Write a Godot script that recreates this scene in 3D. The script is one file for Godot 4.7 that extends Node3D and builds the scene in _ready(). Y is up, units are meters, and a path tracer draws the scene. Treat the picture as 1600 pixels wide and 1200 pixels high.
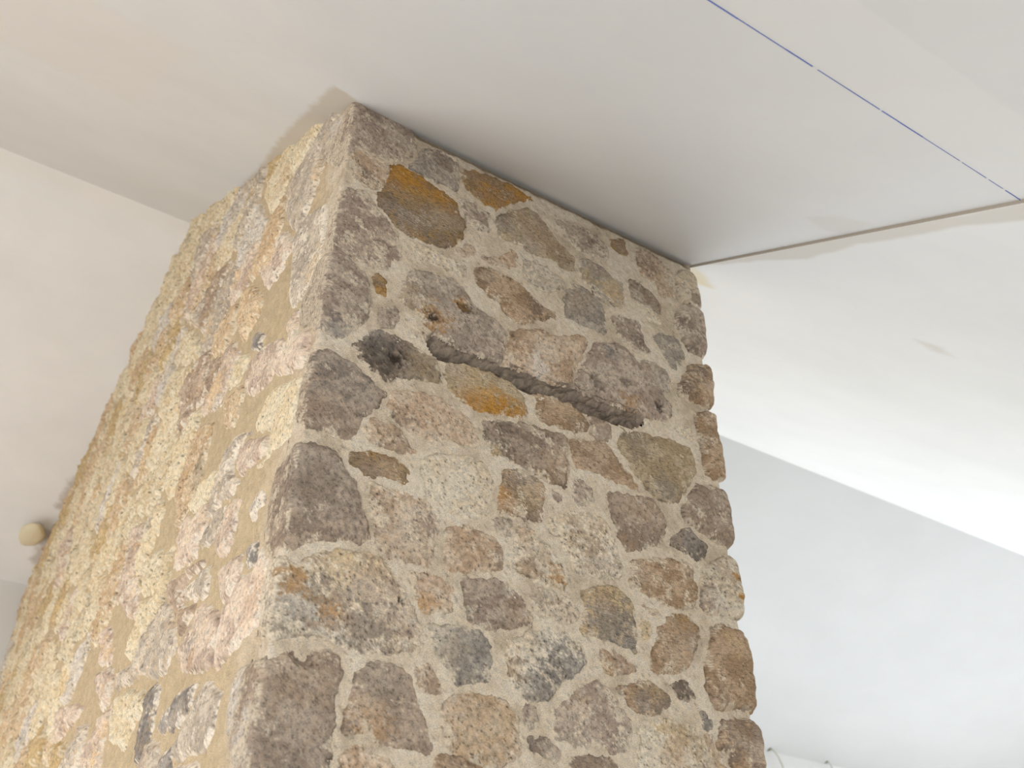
extends Node3D
# A rubble-stone chimney wall under a plastered gable ceiling, in a room that is still being finished.
# Distances in metres. The chimney's near corner stands on x = 0, z = 0; its front looks along +z, its long side along -x.

const WIDE := 1.2          # front of the chimney
const TOP := 3.84          # height at which its front meets the ceiling
const RIDGE_Z := -2.433    # the ridge runs along x behind the front
const RIDGE_Y := 5.45
const BACK_Z := -5.32      # inner face of the back wall
const BACK_Y := 4.473
const FRONT_Z := 2.55
const FRONT_Y := 2.153
const LEFT_X := -3.2
const RIGHT_X := 11.6
const ROUND := 0.009       # rounding of the chimney's corners

var chimney: Node3D
var stone_count := 0
var rng := RandomNumberGenerator.new()
var n_shape := FastNoiseLite.new()
var n_edge := FastNoiseLite.new()
var n_big := FastNoiseLite.new()
var n_mid := FastNoiseLite.new()
var n_fine := FastNoiseLite.new()
var n_cell := FastNoiseLite.new()
var mats := {}
var laid: Array = []       # outlines of the stones laid so far: [PackedVector2Array, Rect2]
var slot_shape := PackedVector2Array()
var buried := PackedByteArray()      # where mortar lies hidden under stone, on a 6 mm grid of the skin


func _ready() -> void:
	rng.seed = 4711
	set_view()
	set_light()
	set_noises()
	set_materials()
	build_room()
	build_chimney()
	build_small_things()


func set_view() -> void:
	var cam := Camera3D.new()
	cam.name = "camera"
	cam.projection = Camera3D.PROJECTION_PERSPECTIVE
	cam.keep_aspect = Camera3D.KEEP_HEIGHT
	var a := CameraAttributesPhysical.new()
	a.frustum_focal_length = 35.0
	a.frustum_focus_distance = 2.5
	a.exposure_aperture = 4.2
	a.frustum_near = 0.05
	a.frustum_far = 60.0
	cam.attributes = a
	cam.fov = rad_to_deg(2.0 * atan(600.0 / 1556.0))
	cam.near = 0.05
	cam.far = 60.0
	cam.transform = Transform3D(Basis(Vector3(0.844925, 0.007998, 0.534826), Vector3(-0.322392, 0.80547, 0.497274), Vector3(-0.426809, -0.592582, 0.68314)).orthonormalized(), Vector3(-0.5535, TOP - 2.2377, 1.7122))
	add_child(cam)
	cam.current = true


func set_light() -> void:
	var sky_mat := ProceduralSkyMaterial.new()
	sky_mat.sky_top_color = Color(0.55, 0.68, 0.88)
	sky_mat.sky_horizon_color = Color(0.86, 0.9, 0.95)
	sky_mat.ground_bottom_color = Color(0.42, 0.4, 0.36)
	sky_mat.ground_horizon_color = Color(0.66, 0.65, 0.62)
	sky_mat.sky_energy_multiplier = 0.5
	sky_mat.ground_energy_multiplier = 0.4
	var sky := Sky.new()
	sky.sky_material = sky_mat
	var env := Environment.new()
	env.background_mode = Environment.BG_SKY
	env.sky = sky
	env.tonemap_mode = Environment.TONE_MAPPER_LINEAR
	env.tonemap_exposure = 1.0
	env.sdfgi_enabled = true
	env.ssao_enabled = true
	env.ssil_enabled = true
	var around := WorldEnvironment.new()
	around.name = "surroundings"
	around.environment = env
	add_child(around)
	# daylight that comes in through the windows: [name, centre, looks along, width, height, colour, energy]
	window_light("window_light_side", Vector3(LEFT_X + 0.04, 1.45, -2.4), Vector3(1, 0.12, 0), 4.6, 2.1, Color(1.0, 0.985, 0.972), 9.9)
	window_light("added_light_front", Vector3(-1.6, 1.1, FRONT_Z - 0.04), Vector3(0, 0.1, -1), 2.2, 1.9, Color(0.96, 0.98, 1.0), 6.0)  # added behind the camera to brighten the left of the far slope
	window_light("window_light_back", Vector3(5.6, 1.25, BACK_Z + 0.04), Vector3(0, 0.1, 1), 6.4, 2.2, Color(0.955, 0.985, 1.015), 24.0)
	window_light("window_light_far", Vector3(RIGHT_X - 0.04, 1.3, -1.6), Vector3(-1, 0.1, 0), 4.6, 2.2, Color(0.97, 0.985, 1.0), 19.5)


func window_light(called: String, at: Vector3, along: Vector3, w: float, h: float, tint: Color, energy: float) -> void:
	var l := AreaLight3D.new()
	l.name = called
	l.area_size = Vector2(w, h)
	l.light_color = tint
	l.light_energy = energy
	l.area_range = 40.0
	l.area_attenuation = 2.0
	l.shadow_enabled = true
	l.transform = Transform3D(Basis.looking_at(along.normalized(), Vector3.UP), at)
	add_child(l, true)


func set_noises() -> void:
	var setups := [[n_shape, 11, 3], [n_edge, 23, 4], [n_big, 37, 4], [n_mid, 51, 4], [n_fine, 67, 3]]
	for s in setups:
		var n: FastNoiseLite = s[0]
		n.noise_type = FastNoiseLite.TYPE_SIMPLEX_SMOOTH
		n.seed = s[1]
		n.frequency = 1.0
		n.fractal_type = FastNoiseLite.FRACTAL_FBM
		n.fractal_octaves = s[2]
		n.fractal_gain = 0.55
	n_cell.noise_type = FastNoiseLite.TYPE_CELLULAR
	n_cell.seed = 83
	n_cell.frequency = 1.0
	n_cell.cellular_return_type = FastNoiseLite.RETURN_DISTANCE
	n_cell.fractal_type = FastNoiseLite.FRACTAL_NONE


# ---------------------------------------------------------------- materials

func seamless(side: int, seed_at: int, freq: float, octaves: int, cellular := false) -> PackedByteArray:
	var n := FastNoiseLite.new()
	n.seed = seed_at
	n.frequency = freq
	n.noise_type = FastNoiseLite.TYPE_CELLULAR if cellular else FastNoiseLite.TYPE_SIMPLEX
	n.fractal_type = FastNoiseLite.FRACTAL_FBM if octaves > 1 else FastNoiseLite.FRACTAL_NONE
	n.fractal_octaves = octaves
	n.fractal_gain = 0.6
	if cellular:
		n.cellular_return_type = FastNoiseLite.RETURN_DISTANCE
	var im := n.get_seamless_image(side, side, false, false, 0.12, not cellular)
	im.convert(Image.FORMAT_L8)
	return im.get_data()


# fine grain as [colour texture, normal texture]; the colour stays near a light grey and multiplies the stone's own colour
func grain(side: int, seed_at: int, fine: float, speck: float, pit_share: float, stretch: bool, deep: float) -> Array:
	var a := seamless(side, seed_at, 0.035, 4)
	var b := seamless(side, seed_at + 1, 0.16, 3)
	var c := seamless(side, seed_at + 2, 0.07, 1, true)
	var col := PackedByteArray()
	var hgt := PackedByteArray()
	col.resize(side * side * 3)
	hgt.resize(side * side)
	for y in side:
		for x in side:
			var i := y * side + x
			var j := (y * 4 % side) * side + x if stretch else i
			var va := (a[j] - 128) / 128.0
			var vb := (b[i] - 128) / 128.0
			var pit := clampf((pit_share - c[i] / 255.0) * 7.0, 0.0, 1.0) if va < -0.18 else 0.0
			var v := 0.93 + va * fine + vb * speck - pit * 0.3
			var w := clampf(v, 0.0, 1.0) * 255.0
			col[i * 3] = int(w)
			col[i * 3 + 1] = int(w * (0.99 - 0.012 * va))
			col[i * 3 + 2] = int(w * (0.975 - 0.03 * va))
			hgt[i] = int(clampf(150.0 + va * 60.0 + vb * 34.0 - pit * 120.0, 0.0, 255.0))
	var colour := Image.create_from_data(side, side, false, Image.FORMAT_RGB8, col)
	var relief := Image.create_from_data(side, side, false, Image.FORMAT_L8, hgt)
	relief.convert(Image.FORMAT_RGBA8)
	relief.bump_map_to_normal_map(deep)
	return [ImageTexture.create_from_image(colour), ImageTexture.create_from_image(relief)]


func rock_material(called: String, g: Array, tile: float, bump: float) -> void:
	var m := StandardMaterial3D.new()
	m.resource_name = called
	m.vertex_color_use_as_albedo = true
	m.albedo_texture = g[0]
	m.normal_enabled = true
	m.normal_texture = g[1]
	m.normal_scale = bump
	m.roughness = 0.93
	m.metallic_specular = 0.3
	m.uv1_triplanar = true
	m.uv1_world_triplanar = true
	m.uv1_triplanar_sharpness = 4.0
	m.uv1_scale = Vector3.ONE / tile
	mats[called] = m


func plain_material(called: String, c: Color, rough: float) -> StandardMaterial3D:
	var m := StandardMaterial3D.new()
	m.resource_name = called
	m.albedo_color = c
	m.roughness = rough
	m.metallic_specular = 0.3
	mats[called] = m
	return m


func set_materials() -> void:
	rock_material("smooth", grain(768, 101, 0.12, 0.13, 0.10, false, 5.0), 0.56, 0.7)
	rock_material("pitted", grain(768, 211, 0.13, 0.12, 0.07, false, 5.0), 0.62, 0.8)
	rock_material("veined", grain(768, 307, 0.15, 0.13, 0.07, true, 5.0), 0.66, 0.7)
	rock_material("mortar", grain(768, 401, 0.06, 0.15, 0.08, false, 5.0), 0.50, 0.7)
	plain_material("floor_screed", Color(0.74, 0.72, 0.69), 0.8)
	plain_material("wall_paint", Color(0.93, 0.925, 0.91), 0.9)
	plain_material("edge_board", Color(0.72, 0.68, 0.63), 0.9)
	plain_material("chalk", Color(0.38, 0.47, 0.78), 0.95)
	plain_material("frame_paint", Color(0.3, 0.31, 0.32), 0.5)
	plain_material("cable_sheath", Color(0.80, 0.79, 0.75), 0.55)
	plain_material("hole_dark", Color(0.56, 0.55, 0.5), 0.9)
	plain_material("back_paint", Color(0.905, 0.905, 0.9), 0.9)
	plain_material("foam", Color(0.9, 0.85, 0.73), 0.85)
	var glass := plain_material("glass", Color(0.97, 0.99, 0.98, 0.06), 0.02)
	glass.transparency = BaseMaterial3D.TRANSPARENCY_ALPHA
	var ceiling := StandardMaterial3D.new()
	ceiling.roughness = 0.9
	ceiling.metallic_specular = 0.3


# ---------------------------------------------------------------- shared building

func shape_node(called: String, mesh: Mesh, m: Material, parent: Node) -> MeshInstance3D:
	var o := MeshInstance3D.new()
	o.name = called
	o.mesh = mesh
	o.material_override = null
	for k in mesh.get_surface_count():
		mesh.surface_set_material(k, m)
	parent.add_child(o, true)
	return o


func commit(v: PackedVector3Array, idx: PackedInt32Array, c := PackedColorArray(), uv := PackedVector2Array(), smooth := true) -> ArrayMesh:
	var arr := []
	arr.resize(Mesh.ARRAY_MAX)
	arr[Mesh.ARRAY_VERTEX] = v
	arr[Mesh.ARRAY_INDEX] = idx
	if c.size():
		arr[Mesh.ARRAY_COLOR] = c
	if uv.size():
		arr[Mesh.ARRAY_TEX_UV] = uv
	var nn := PackedVector3Array()
	nn.resize(v.size())
	for t in range(0, idx.size(), 3):
		var a := v[idx[t]]
		var n := (v[idx[t + 2]] - a).cross(v[idx[t + 1]] - a)
		nn[idx[t]] += n
		nn[idx[t + 1]] += n
		nn[idx[t + 2]] += n
	for k in nn.size():
		nn[k] = nn[k].normalized() if nn[k].length_squared() > 0.0 else Vector3.UP
	arr[Mesh.ARRAY_NORMAL] = nn
	var mesh := ArrayMesh.new()
	mesh.add_surface_from_arrays(Mesh.PRIMITIVE_TRIANGLES, arr)
	return mesh


# a solid slab: a polygon of corners on one face, pushed out along `thick`
func slab(corners: PackedVector3Array, thick: Vector3, uvs := PackedVector2Array()) -> ArrayMesh:
	var st := SurfaceTool.new()
	st.begin(Mesh.PRIMITIVE_TRIANGLES)
	st.set_smooth_group(-1)
	var n := corners.size()
	var mid := Vector3.ZERO
	for p in corners:
		mid += p / n
	var facing := Vector3.ZERO
	for i in n:
		facing += (corners[i] - mid).cross(corners[(i + 1) % n] - mid)
	var flip := facing.dot(thick) < 0.0   # front faces run clockwise, seen from outside
	for i in range(1, n - 1):
		var order := [0, i + 1, i] if flip else [0, i, i + 1]
		for k in order:
			st.set_uv(uvs[k] if uvs.size() else Vector2.ZERO)
			st.add_vertex(corners[k])
		for k in [order[0], order[2], order[1]]:
			st.set_uv(uvs[k] if uvs.size() else Vector2.ZERO)
			st.add_vertex(corners[k] + thick)
	for i in n:
		var a := corners[i]
		var b := corners[(i + 1) % n]
		var q := [a, b, b + thick, a, b + thick, a + thick]
		if not flip:
			q = [a, b + thick, b, a, a + thick, b + thick]
		for k in 6:
			st.set_uv(Vector2(0.5, 0.5))
			st.add_vertex(q[k])
	st.generate_normals()
	return st.commit()


func box_mesh(from: Vector3, to: Vector3) -> ArrayMesh:
	return slab(PackedVector3Array([from, Vector3(to.x, from.y, from.z), Vector3(to.x, from.y, to.z), Vector3(from.x, from.y, to.z)]), Vector3(0, to.y - from.y, 0))


func tube(path: PackedVector3Array, r: float, sides: int, cap := true) -> ArrayMesh:
	var v := PackedVector3Array()
	var idx := PackedInt32Array()
	for i in path.size():
		var t := (path[mini(i + 1, path.size() - 1)] - path[maxi(i - 1, 0)]).normalized()
		var u := t.cross(Vector3(0.3, 0.2, 1)).normalized()
		var w := t.cross(u)
		for k in sides:
			var an := TAU * k / sides
			v.append(path[i] + (u * cos(an) + w * sin(an)) * r)
	for i in path.size() - 1:
		for k in sides:
			var a := i * sides + k
			var b := i * sides + (k + 1) % sides
			idx.append_array(PackedInt32Array([a, a + sides, b, b, a + sides, b + sides]))
	if cap:
		var last := (path.size() - 1) * sides
		for k in range(1, sides - 1):
			idx.append_array(PackedInt32Array([last, last + k + 1, last + k, 0, k, k + 1]))
	return commit(v, idx)


const SAYS := {
	"ceiling": ["white plastered gable ceiling of large boards around the top of the stone chimney", "ceiling"],
	"floor": ["pale grey screed floor of the unfinished room", "floor"],
	"wall_back": ["white plastered wall low beneath the far ceiling slope behind the chimney", "wall"],
	"wall_front": ["white plastered wall opposite the chimney front, behind the viewer", "wall"],
	"wall_left": ["white plastered gable wall facing the chimney's long stone side", "wall"],
	"wall_right": ["white plastered gable wall at the room's far end", "wall"],
	"window_1": ["wide grey framed window facing the chimney's long stone side", "window"],
	"window_2": ["added grey framed window opposite the chimney front, unseen, for extra light", "window"],
	"window_3": ["grey framed window in the gable wall at the room's far end", "window"],
	"window_4": ["long grey framed window in the wall behind the chimney", "window"],
}


func structure(o: Node) -> Node:
	o.set_meta("kind", "structure")
	var said: Array = SAYS.get(str(o.name), [])
	if said:
		o.set_meta("label", said[0])
		o.set_meta("category", said[1])
	return o


func tag(o: Node, label: String, category: String, group := "") -> Node:
	o.set_meta("label", label)
	o.set_meta("category", category)
	if group:
		o.set_meta("group", group)
	return o


func group_node(called: String) -> Node3D:
	var o := Node3D.new()
	o.name = called
	add_child(o, true)
	return o


# ---------------------------------------------------------------- the room

func slope_a(x: float, v: float) -> Vector3:        # on the near slope: v metres down from the chimney's front edge
	return Vector3(x, TOP - v * 0.55178, v * 0.83399)


func slope_c(x: float, v: float) -> Vector3:        # on the far slope: v metres down from the ridge
	var d := Vector2(BACK_Z - RIDGE_Z, BACK_Y - RIDGE_Y).normalized()
	return Vector3(x, RIDGE_Y + d.y * v, RIDGE_Z + d.x * v)


func ceiling_height(z: float) -> float:
	if z > RIDGE_Z:
		return TOP - z * 0.66161
	return RIDGE_Y + (BACK_Y - RIDGE_Y) * (z - RIDGE_Z) / (BACK_Z - RIDGE_Z)


# painted plaster over x0..x1, v0..v1 with stain and painted shadow patches: [colour, strength, softness in m, outline]
func plaster(w: int, h: int, area: Rect2, base: Color, stains_and_shade: Array, seed_at: int) -> StandardMaterial3D:
	var n := FastNoiseLite.new()
	n.seed = seed_at
	n.frequency = 0.011
	n.fractal_octaves = 3
	var soft := n.get_image(w, h, false, false, false)
	n.seed += 5
	n.frequency = 0.004
	var wide := n.get_image(h, w, false, false, false)
	n.seed += 5
	n.frequency = 0.05
	n.fractal_octaves = 3
	var rag := n
	soft.convert(Image.FORMAT_L8)
	wide.convert(Image.FORMAT_L8)
	var a := soft.get_data()
	var b := wide.get_data()
	var data := PackedByteArray()
	data.resize(w * h * 3)
	var br := base.r * 255.0
	var bg := base.g * 255.0
	var bb := base.b * 255.0
	for y in h:
		for x in w:
			var i := y * w + x
			var k := 1.0 + (a[i] - 128) * 0.00007 + (b[x * h + y] - 128) * 0.00014
			data[i * 3] = mini(255, int(br * k + 0.5))
			data[i * 3 + 1] = mini(255, int(bg * k + 0.5))
			data[i * 3 + 2] = mini(255, int(bb * k + 0.5))
	for s in stains_and_shade:
		var tone: Color = s[0]
		var soft_m: float = s[2]
		var pts := PackedVector2Array()
		for k in range(0, s[3].size(), 2):
			pts.append(Vector2(s[3][k], s[3][k + 1]))
		var lo := pts[0]
		var hi := pts[0]
		for p in pts:
			lo = lo.min(p)
			hi = hi.max(p)
		lo -= Vector2.ONE * soft_m * 2.0
		hi += Vector2.ONE * soft_m * 2.0
		var x0 := maxi(0, int((lo.x - area.position.x) / area.size.x * w))
		var x1 := mini(w - 1, int((hi.x - area.position.x) / area.size.x * w))
		var y0 := maxi(0, int((lo.y - area.position.y) / area.size.y * h))
		var y1 := mini(h - 1, int((hi.y - area.position.y) / area.size.y * h))
		for y in range(y0, y1 + 1):
			for x in range(x0, x1 + 1):
				var p := Vector2(area.position.x + (x + 0.5) / w * area.size.x, area.position.y + (y + 0.5) / h * area.size.y)
				var d := inside(p, pts) + rag.get_noise_2d(x, y) * soft_m * 0.8
				var k := smoothstep(-soft_m, soft_m, d) * float(s[1])
				if k > 0.0:
					var i := (y * w + x) * 3
					data[i] = int(lerpf(data[i], tone.r * 255.0, k))
					data[i + 1] = int(lerpf(data[i + 1], tone.g * 255.0, k))
					data[i + 2] = int(lerpf(data[i + 2], tone.b * 255.0, k))
	var m := StandardMaterial3D.new()
	m.resource_name = "plaster"
	m.roughness = 0.88
	m.metallic_specular = 0.3
	m.albedo_texture = ImageTexture.create_from_image(Image.create_from_data(w, h, false, Image.FORMAT_RGB8, data))
	m.texture_repeat = false
	return m


func ceiling_panel(parent: Node, m: Material, area: Rect2, outline: Array, on_slope: Callable, up: Vector3, drop := 0.0) -> void:
	var pts := PackedVector3Array()
	var uv := PackedVector2Array()
	for k in range(0, outline.size(), 2):
		pts.append(on_slope.call(outline[k], outline[k + 1]) - up * drop)
		uv.append((Vector2(outline[k], outline[k + 1]) - area.position) / area.size)
	shape_node("panel", slab(pts, up * (0.1 + drop), uv), m, parent)


func build_room() -> void:
	var ceiling: Node3D = structure(group_node("ceiling"))
	var up_a := Vector3(0, 0.83399, 0.55178)
	var fall := Vector2(BACK_Z - RIDGE_Z, BACK_Y - RIDGE_Y).normalized()
	var up_c := Vector3(0, -fall.x, fall.y)
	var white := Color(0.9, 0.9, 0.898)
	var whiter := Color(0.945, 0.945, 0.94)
	var tan_stain := Color(0.80, 0.76, 0.70)
	var grey_stain := Color(0.84, 0.825, 0.80)
	# near slope, beside and above the chimney
	var area := Rect2(LEFT_X, -2.917, 4.5, 5.98)
	var stains_and_shade := [
		[tan_stain, 0.75, 0.012, [-0.075, 0.045, 0.02, 0.01, 0.03, -0.33, 0.03, -1.0, 0.03, -1.62, -0.005, -1.5, -0.03, -1.0, -0.06, -0.63, -0.07, -0.3]],
		[grey_stain, 0.35, 0.02, [1.02, 0.714, 1.045, 0.822, 1.102, 0.85, 1.13, 0.75, 1.092, 0.70]],
		[Color(0.935, 0.932, 0.92), 0.45, 0.006, [-1.2, 1.28, 1.1, 1.275, 1.1, 1.47, -1.2, 1.49]],
		[Color(0.9, 0.885, 0.865), 0.5, 0.03, [-1.6, -0.9, -0.5, -1.0, -0.42, -0.2, -1.5, -0.1]],
	]
	ceiling_panel(ceiling, plaster(1024, 1360, area, white, stains_and_shade, 5), area, [LEFT_X, -2.917, 1.466, -2.917, 1.2, 0.0, 0.95, 3.06, LEFT_X, 3.06], slope_a, up_a)
	# near slope, beyond the joint
	area = Rect2(0.9, -2.917, 10.7, 5.98)
	stains_and_shade = [
		[tan_stain, 0.42, 0.010, [1.19, 0.06, 1.206, 0.158, 1.215, 0.357, 1.235, 0.5, 1.19, 0.725, 1.185, 0.874, 1.165, 1.03, 1.175, 1.25, 1.16, 1.5, 1.05, 1.5, 1.1, 1.261]],
		[Color(0.90, 0.83, 0.68), 0.6, 0.03, [1.2, 0.02, 1.29, -0.04, 1.36, -0.1, 1.25, -0.12, 1.2, -0.1]],
		[tan_stain, 0.3, 0.02, [1.9, 0.33, 2.0, 0.30, 2.07, 0.345, 1.97, 0.36]],
	]
	ceiling_panel(ceiling, plaster(1360, 1024, area, whiter, stains_and_shade, 8), area, [1.468, -2.917, RIGHT_X, -2.917, RIGHT_X, 3.06, 0.952, 3.06, 1.202, 0.0], slope_a, up_a, 0.006)
	# far slope, its boards toned lighter left and darker right to carry the light
	var deep := Vector2(BACK_Z - RIDGE_Z, BACK_Y - RIDGE_Y).length()
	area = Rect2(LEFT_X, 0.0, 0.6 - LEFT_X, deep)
	stains_and_shade = [
		[Color(0.95, 0.93, 0.89), 0.3, 0.03, [LEFT_X, 0.0, 0.0, 0.0, 0.0, 0.09, LEFT_X, 0.10]],
		[Color(0.66, 0.6, 0.55), 0.5, 0.03, [0.05, 1.9, -0.035, 2.0, -0.045, 2.28, 0.05, 2.3]],  # shadow of stone and foam bulges, painted into the plaster
		[Color(0.66, 0.6, 0.55), 0.5, 0.03, [0.05, 2.45, -0.045, 2.5, -0.055, 2.8, 0.05, 2.9]],  # second painted shadow, further down the chimney edge
	]
	ceiling_panel(ceiling, plaster(1024, 1024, area, Color(0.95, 0.947, 0.943), stains_and_shade, 12), area, [LEFT_X, 0.0, 0.6, 0.0, 0.6, deep, LEFT_X, deep], slope_c, up_c)
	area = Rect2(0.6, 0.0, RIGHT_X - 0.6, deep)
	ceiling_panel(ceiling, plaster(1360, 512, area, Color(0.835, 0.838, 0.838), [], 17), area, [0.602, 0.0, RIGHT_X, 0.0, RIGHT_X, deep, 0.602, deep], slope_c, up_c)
	var line := shape_node("chalk_line", chalk(), mats.chalk, ceiling)
	line.set_meta("label", "thin blue snapped chalk line")
	var joint := SurfaceTool.new()
	for q in [[1.466, -2.917, 1.2, 0.0], [1.2, 0.0, 0.95, 3.06]]:
		var ring := PackedVector3Array([slope_a(q[0] - 0.001, q[1]), slope_a(q[0] + 0.0022, q[1]), slope_a(q[2] + 0.0022, q[3]), slope_a(q[2] - 0.001, q[3])])
		joint.append_from(slab(ring, up_a * -0.0068), 0, Transform3D.IDENTITY)
	shape_node("joint_strip", joint.commit(), mats.edge_board, ceiling).set_meta("label", "thin grey brown joint between two ceiling boards")
	# walls and floor
	structure(shape_node("floor", box_mesh(Vector3(LEFT_X - 0.2, -0.2, BACK_Z - 0.2), Vector3(RIGHT_X + 0.2, 0, FRONT_Z + 0.2)), mats.floor_screed, self))
	long_wall("wall_back", BACK_Z - 0.2, BACK_Z, BACK_Y + 0.02, 2.4, 8.8, 0.15, 2.35)
	long_wall("wall_front", FRONT_Z, FRONT_Z + 0.2, FRONT_Y + 0.05, -2.8, -0.4, 0.1, 2.05)
	gable("wall_left", LEFT_X, -0.2, -4.7, -0.1, 0.35, 2.55)
	gable("wall_right", RIGHT_X, 0.2, -3.9, 0.7, 0.15, 2.45)
	window("window_1", Vector3(LEFT_X - 0.1, 0, 0), true, -4.7, -0.1, 0.35, 2.55, 3)
	window("window_2", Vector3(0, 0, FRONT_Z + 0.1), false, -2.8, -0.4, 0.1, 2.05, 3)  # unseen window, added to go with the front light
	window("window_4", Vector3(0, 0, BACK_Z - 0.1), false, 2.4, 8.8, 0.15, 2.35, 4)
	window("window_3", Vector3(RIGHT_X + 0.1, 0, 0), true, -3.9, 0.7, 0.15, 2.45, 3)


func chalk() -> ArrayMesh:
	# a run of short dashes of blue powder, 0.6 mm proud of the board, thinner where the string hardly touched
	var v := PackedVector3Array()
	var idx := PackedInt32Array()
	var x := -1.6
	var up_a := Vector3(0, 0.83399, 0.55178)
	while x < 1.16:
		var len_ := rng.randf_range(0.03, 0.12)
		var wide := rng.randf_range(0.0009, 0.0018)
		if x > 0.75:
			wide *= 0.75
		var low := 0.0006 if x < 1.092 else 0.0068
		var v0 := 1.2655 + sin(x * 3.0) * 0.0012
		var at := v.size()
		for q in [[x, -wide], [x + len_, -wide], [x + len_, wide], [x, wide]]:
			v.append(slope_a(q[0], v0 + q[1]) - up_a * low)
		for k in 4:
			v.append(v[at + k] + up_a * 0.0004)
		for f in [[0, 1, 2], [0, 2, 3], [4, 6, 5], [4, 7, 6], [0, 5, 1], [0, 4, 5], [2, 7, 3], [2, 6, 7]]:
			idx.append_array(PackedInt32Array([at + f[0], at + f[1], at + f[2]]))
		x += len_ + (rng.randf_range(0.0, 0.014) if rng.randf() < 0.5 else 0.0)
	return commit(v, idx)


func long_wall(called: String, z0: float, z1: float, top: float, x0: float, x1: float, y0: float, y1: float) -> void:
	var o: Node3D = structure(group_node(called))
	var paint: Material = mats.back_paint if called == "wall_back" else mats.wall_paint
	shape_node("masonry", box_mesh(Vector3(LEFT_X - 0.2, 0, z0), Vector3(x0, top, z1)), paint, o)
	shape_node("masonry_001", box_mesh(Vector3(x1, 0, z0), Vector3(RIGHT_X + 0.2, top, z1)), paint, o)
	shape_node("sill", box_mesh(Vector3(x0, 0, z0), Vector3(x1, y0, z1)), paint, o)
	shape_node("lintel", box_mesh(Vector3(x0, y1, z0), Vector3(x1, top, z1)), paint, o)


func gable(called: String, x: float, thick: float, z0: float, z1: float, y0: float, y1: float) -> void:
	var o: Node3D = structure(group_node(called))
	var lo := minf(x, x + thick)
	var hi := maxf(x, x + thick)
	shape_node("masonry", box_mesh(Vector3(lo, 0, BACK_Z), Vector3(hi, y1, z0)), mats.wall_paint, o)
	shape_node("masonry_001", box_mesh(Vector3(lo, 0, z1), Vector3(hi, FRONT_Y, FRONT_Z)), mats.wall_paint, o)
	shape_node("sill", box_mesh(Vector3(lo, 0, z0), Vector3(hi, y0, z1)), mats.wall_paint, o)
	var up := PackedVector3Array([Vector3(x, y1, BACK_Z), Vector3(x, y1, z1), Vector3(x, FRONT_Y, z1), Vector3(x, FRONT_Y, FRONT_Z), Vector3(x, FRONT_Y + 0.04, FRONT_Z), Vector3(x, RIDGE_Y + 0.05, RIDGE_Z), Vector3(x, BACK_Y + 0.04, BACK_Z)])
	if y1 > FRONT_Y:
		up = PackedVector3Array([Vector3(x, y1, BACK_Z), Vector3(x, y1, 1.95), Vector3(x, RIDGE_Y + 0.05, RIDGE_Z), Vector3(x, BACK_Y + 0.04, BACK_Z)])
		shape_node("masonry_002", slab(PackedVector3Array([Vector3(x, FRONT_Y, z1), Vector3(x, FRONT_Y, FRONT_Z), Vector3(x, y1, 1.95), Vector3(x, y1, z1)]), Vector3(thick, 0, 0)), mats.wall_paint, o)
	shape_node("gable", slab(up, Vector3(thick, 0, 0)), mats.wall_paint, o)


func window(called: String, at: Vector3, along_z: bool, a0: float, a1: float, y0: float, y1: float, lights: int) -> void:
	var o: Node3D = structure(group_node(called))
	var place := func(a: float, y: float, t: float) -> Vector3:
		return Vector3(at.x + t, y, a) if along_z else Vector3(a, y, at.z + t)
	var frame := SurfaceTool.new()
	for k in lights + 1:
		var a: float = lerpf(a0 + 0.03, a1 - 0.03, float(k) / lights)
		frame.append_from(box_mesh(place.call(a - 0.03, y0, -0.03), place.call(a + 0.03, y1, 0.03)), 0, Transform3D.IDENTITY)
	for y in [y0 + 0.03, y1 - 0.03]:
		frame.append_from(box_mesh(place.call(a0, y - 0.03, -0.03), place.call(a1, y + 0.03, 0.03)), 0, Transform3D.IDENTITY)
	shape_node("window_frame", frame.commit(), mats.frame_paint, o)
	for k in lights:
		var l: float = lerpf(a0 + 0.03, a1 - 0.03, float(k) / lights) + 0.03
		var r: float = lerpf(a0 + 0.03, a1 - 0.03, float(k + 1) / lights) - 0.03
		shape_node("pane", box_mesh(place.call(l, y0 + 0.06, -0.006), place.call(r, y1 - 0.06, 0.006)), mats.glass, o)


# ---------------------------------------------------------------- the chimney

# the chimney's skin is unrolled: s < 0 along the long side, 0..WIDE across the front, beyond WIDE along the other side
func skin(s: float, y: float, h: float) -> Vector3:
	if s <= -ROUND:
		return Vector3(-h, TOP + y, s)
	if s < ROUND:
		var an := (s + ROUND) / (2.0 * ROUND) * PI * 0.5
		return Vector3(ROUND - cos(an) * (ROUND + h), TOP + y, -ROUND + sin(an) * (ROUND + h))
	if s <= WIDE - ROUND:
		return Vector3(s, TOP + y, h)
	if s < WIDE + ROUND:
		var an := (s - WIDE + ROUND) / (2.0 * ROUND) * PI * 0.5
		return Vector3(WIDE - ROUND + sin(an) * (ROUND + h), TOP + y, -ROUND + cos(an) * (ROUND + h))
	return Vector3(WIDE + h, TOP + y, WIDE - s)


func skin_top(s: float) -> float:        # where the ceiling cuts the skin, from TOP
	if s < 0.0:
		return ceiling_height(s) - TOP
	if s <= WIDE:
		return 0.0
	return ceiling_height(WIDE - s) - TOP


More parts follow.
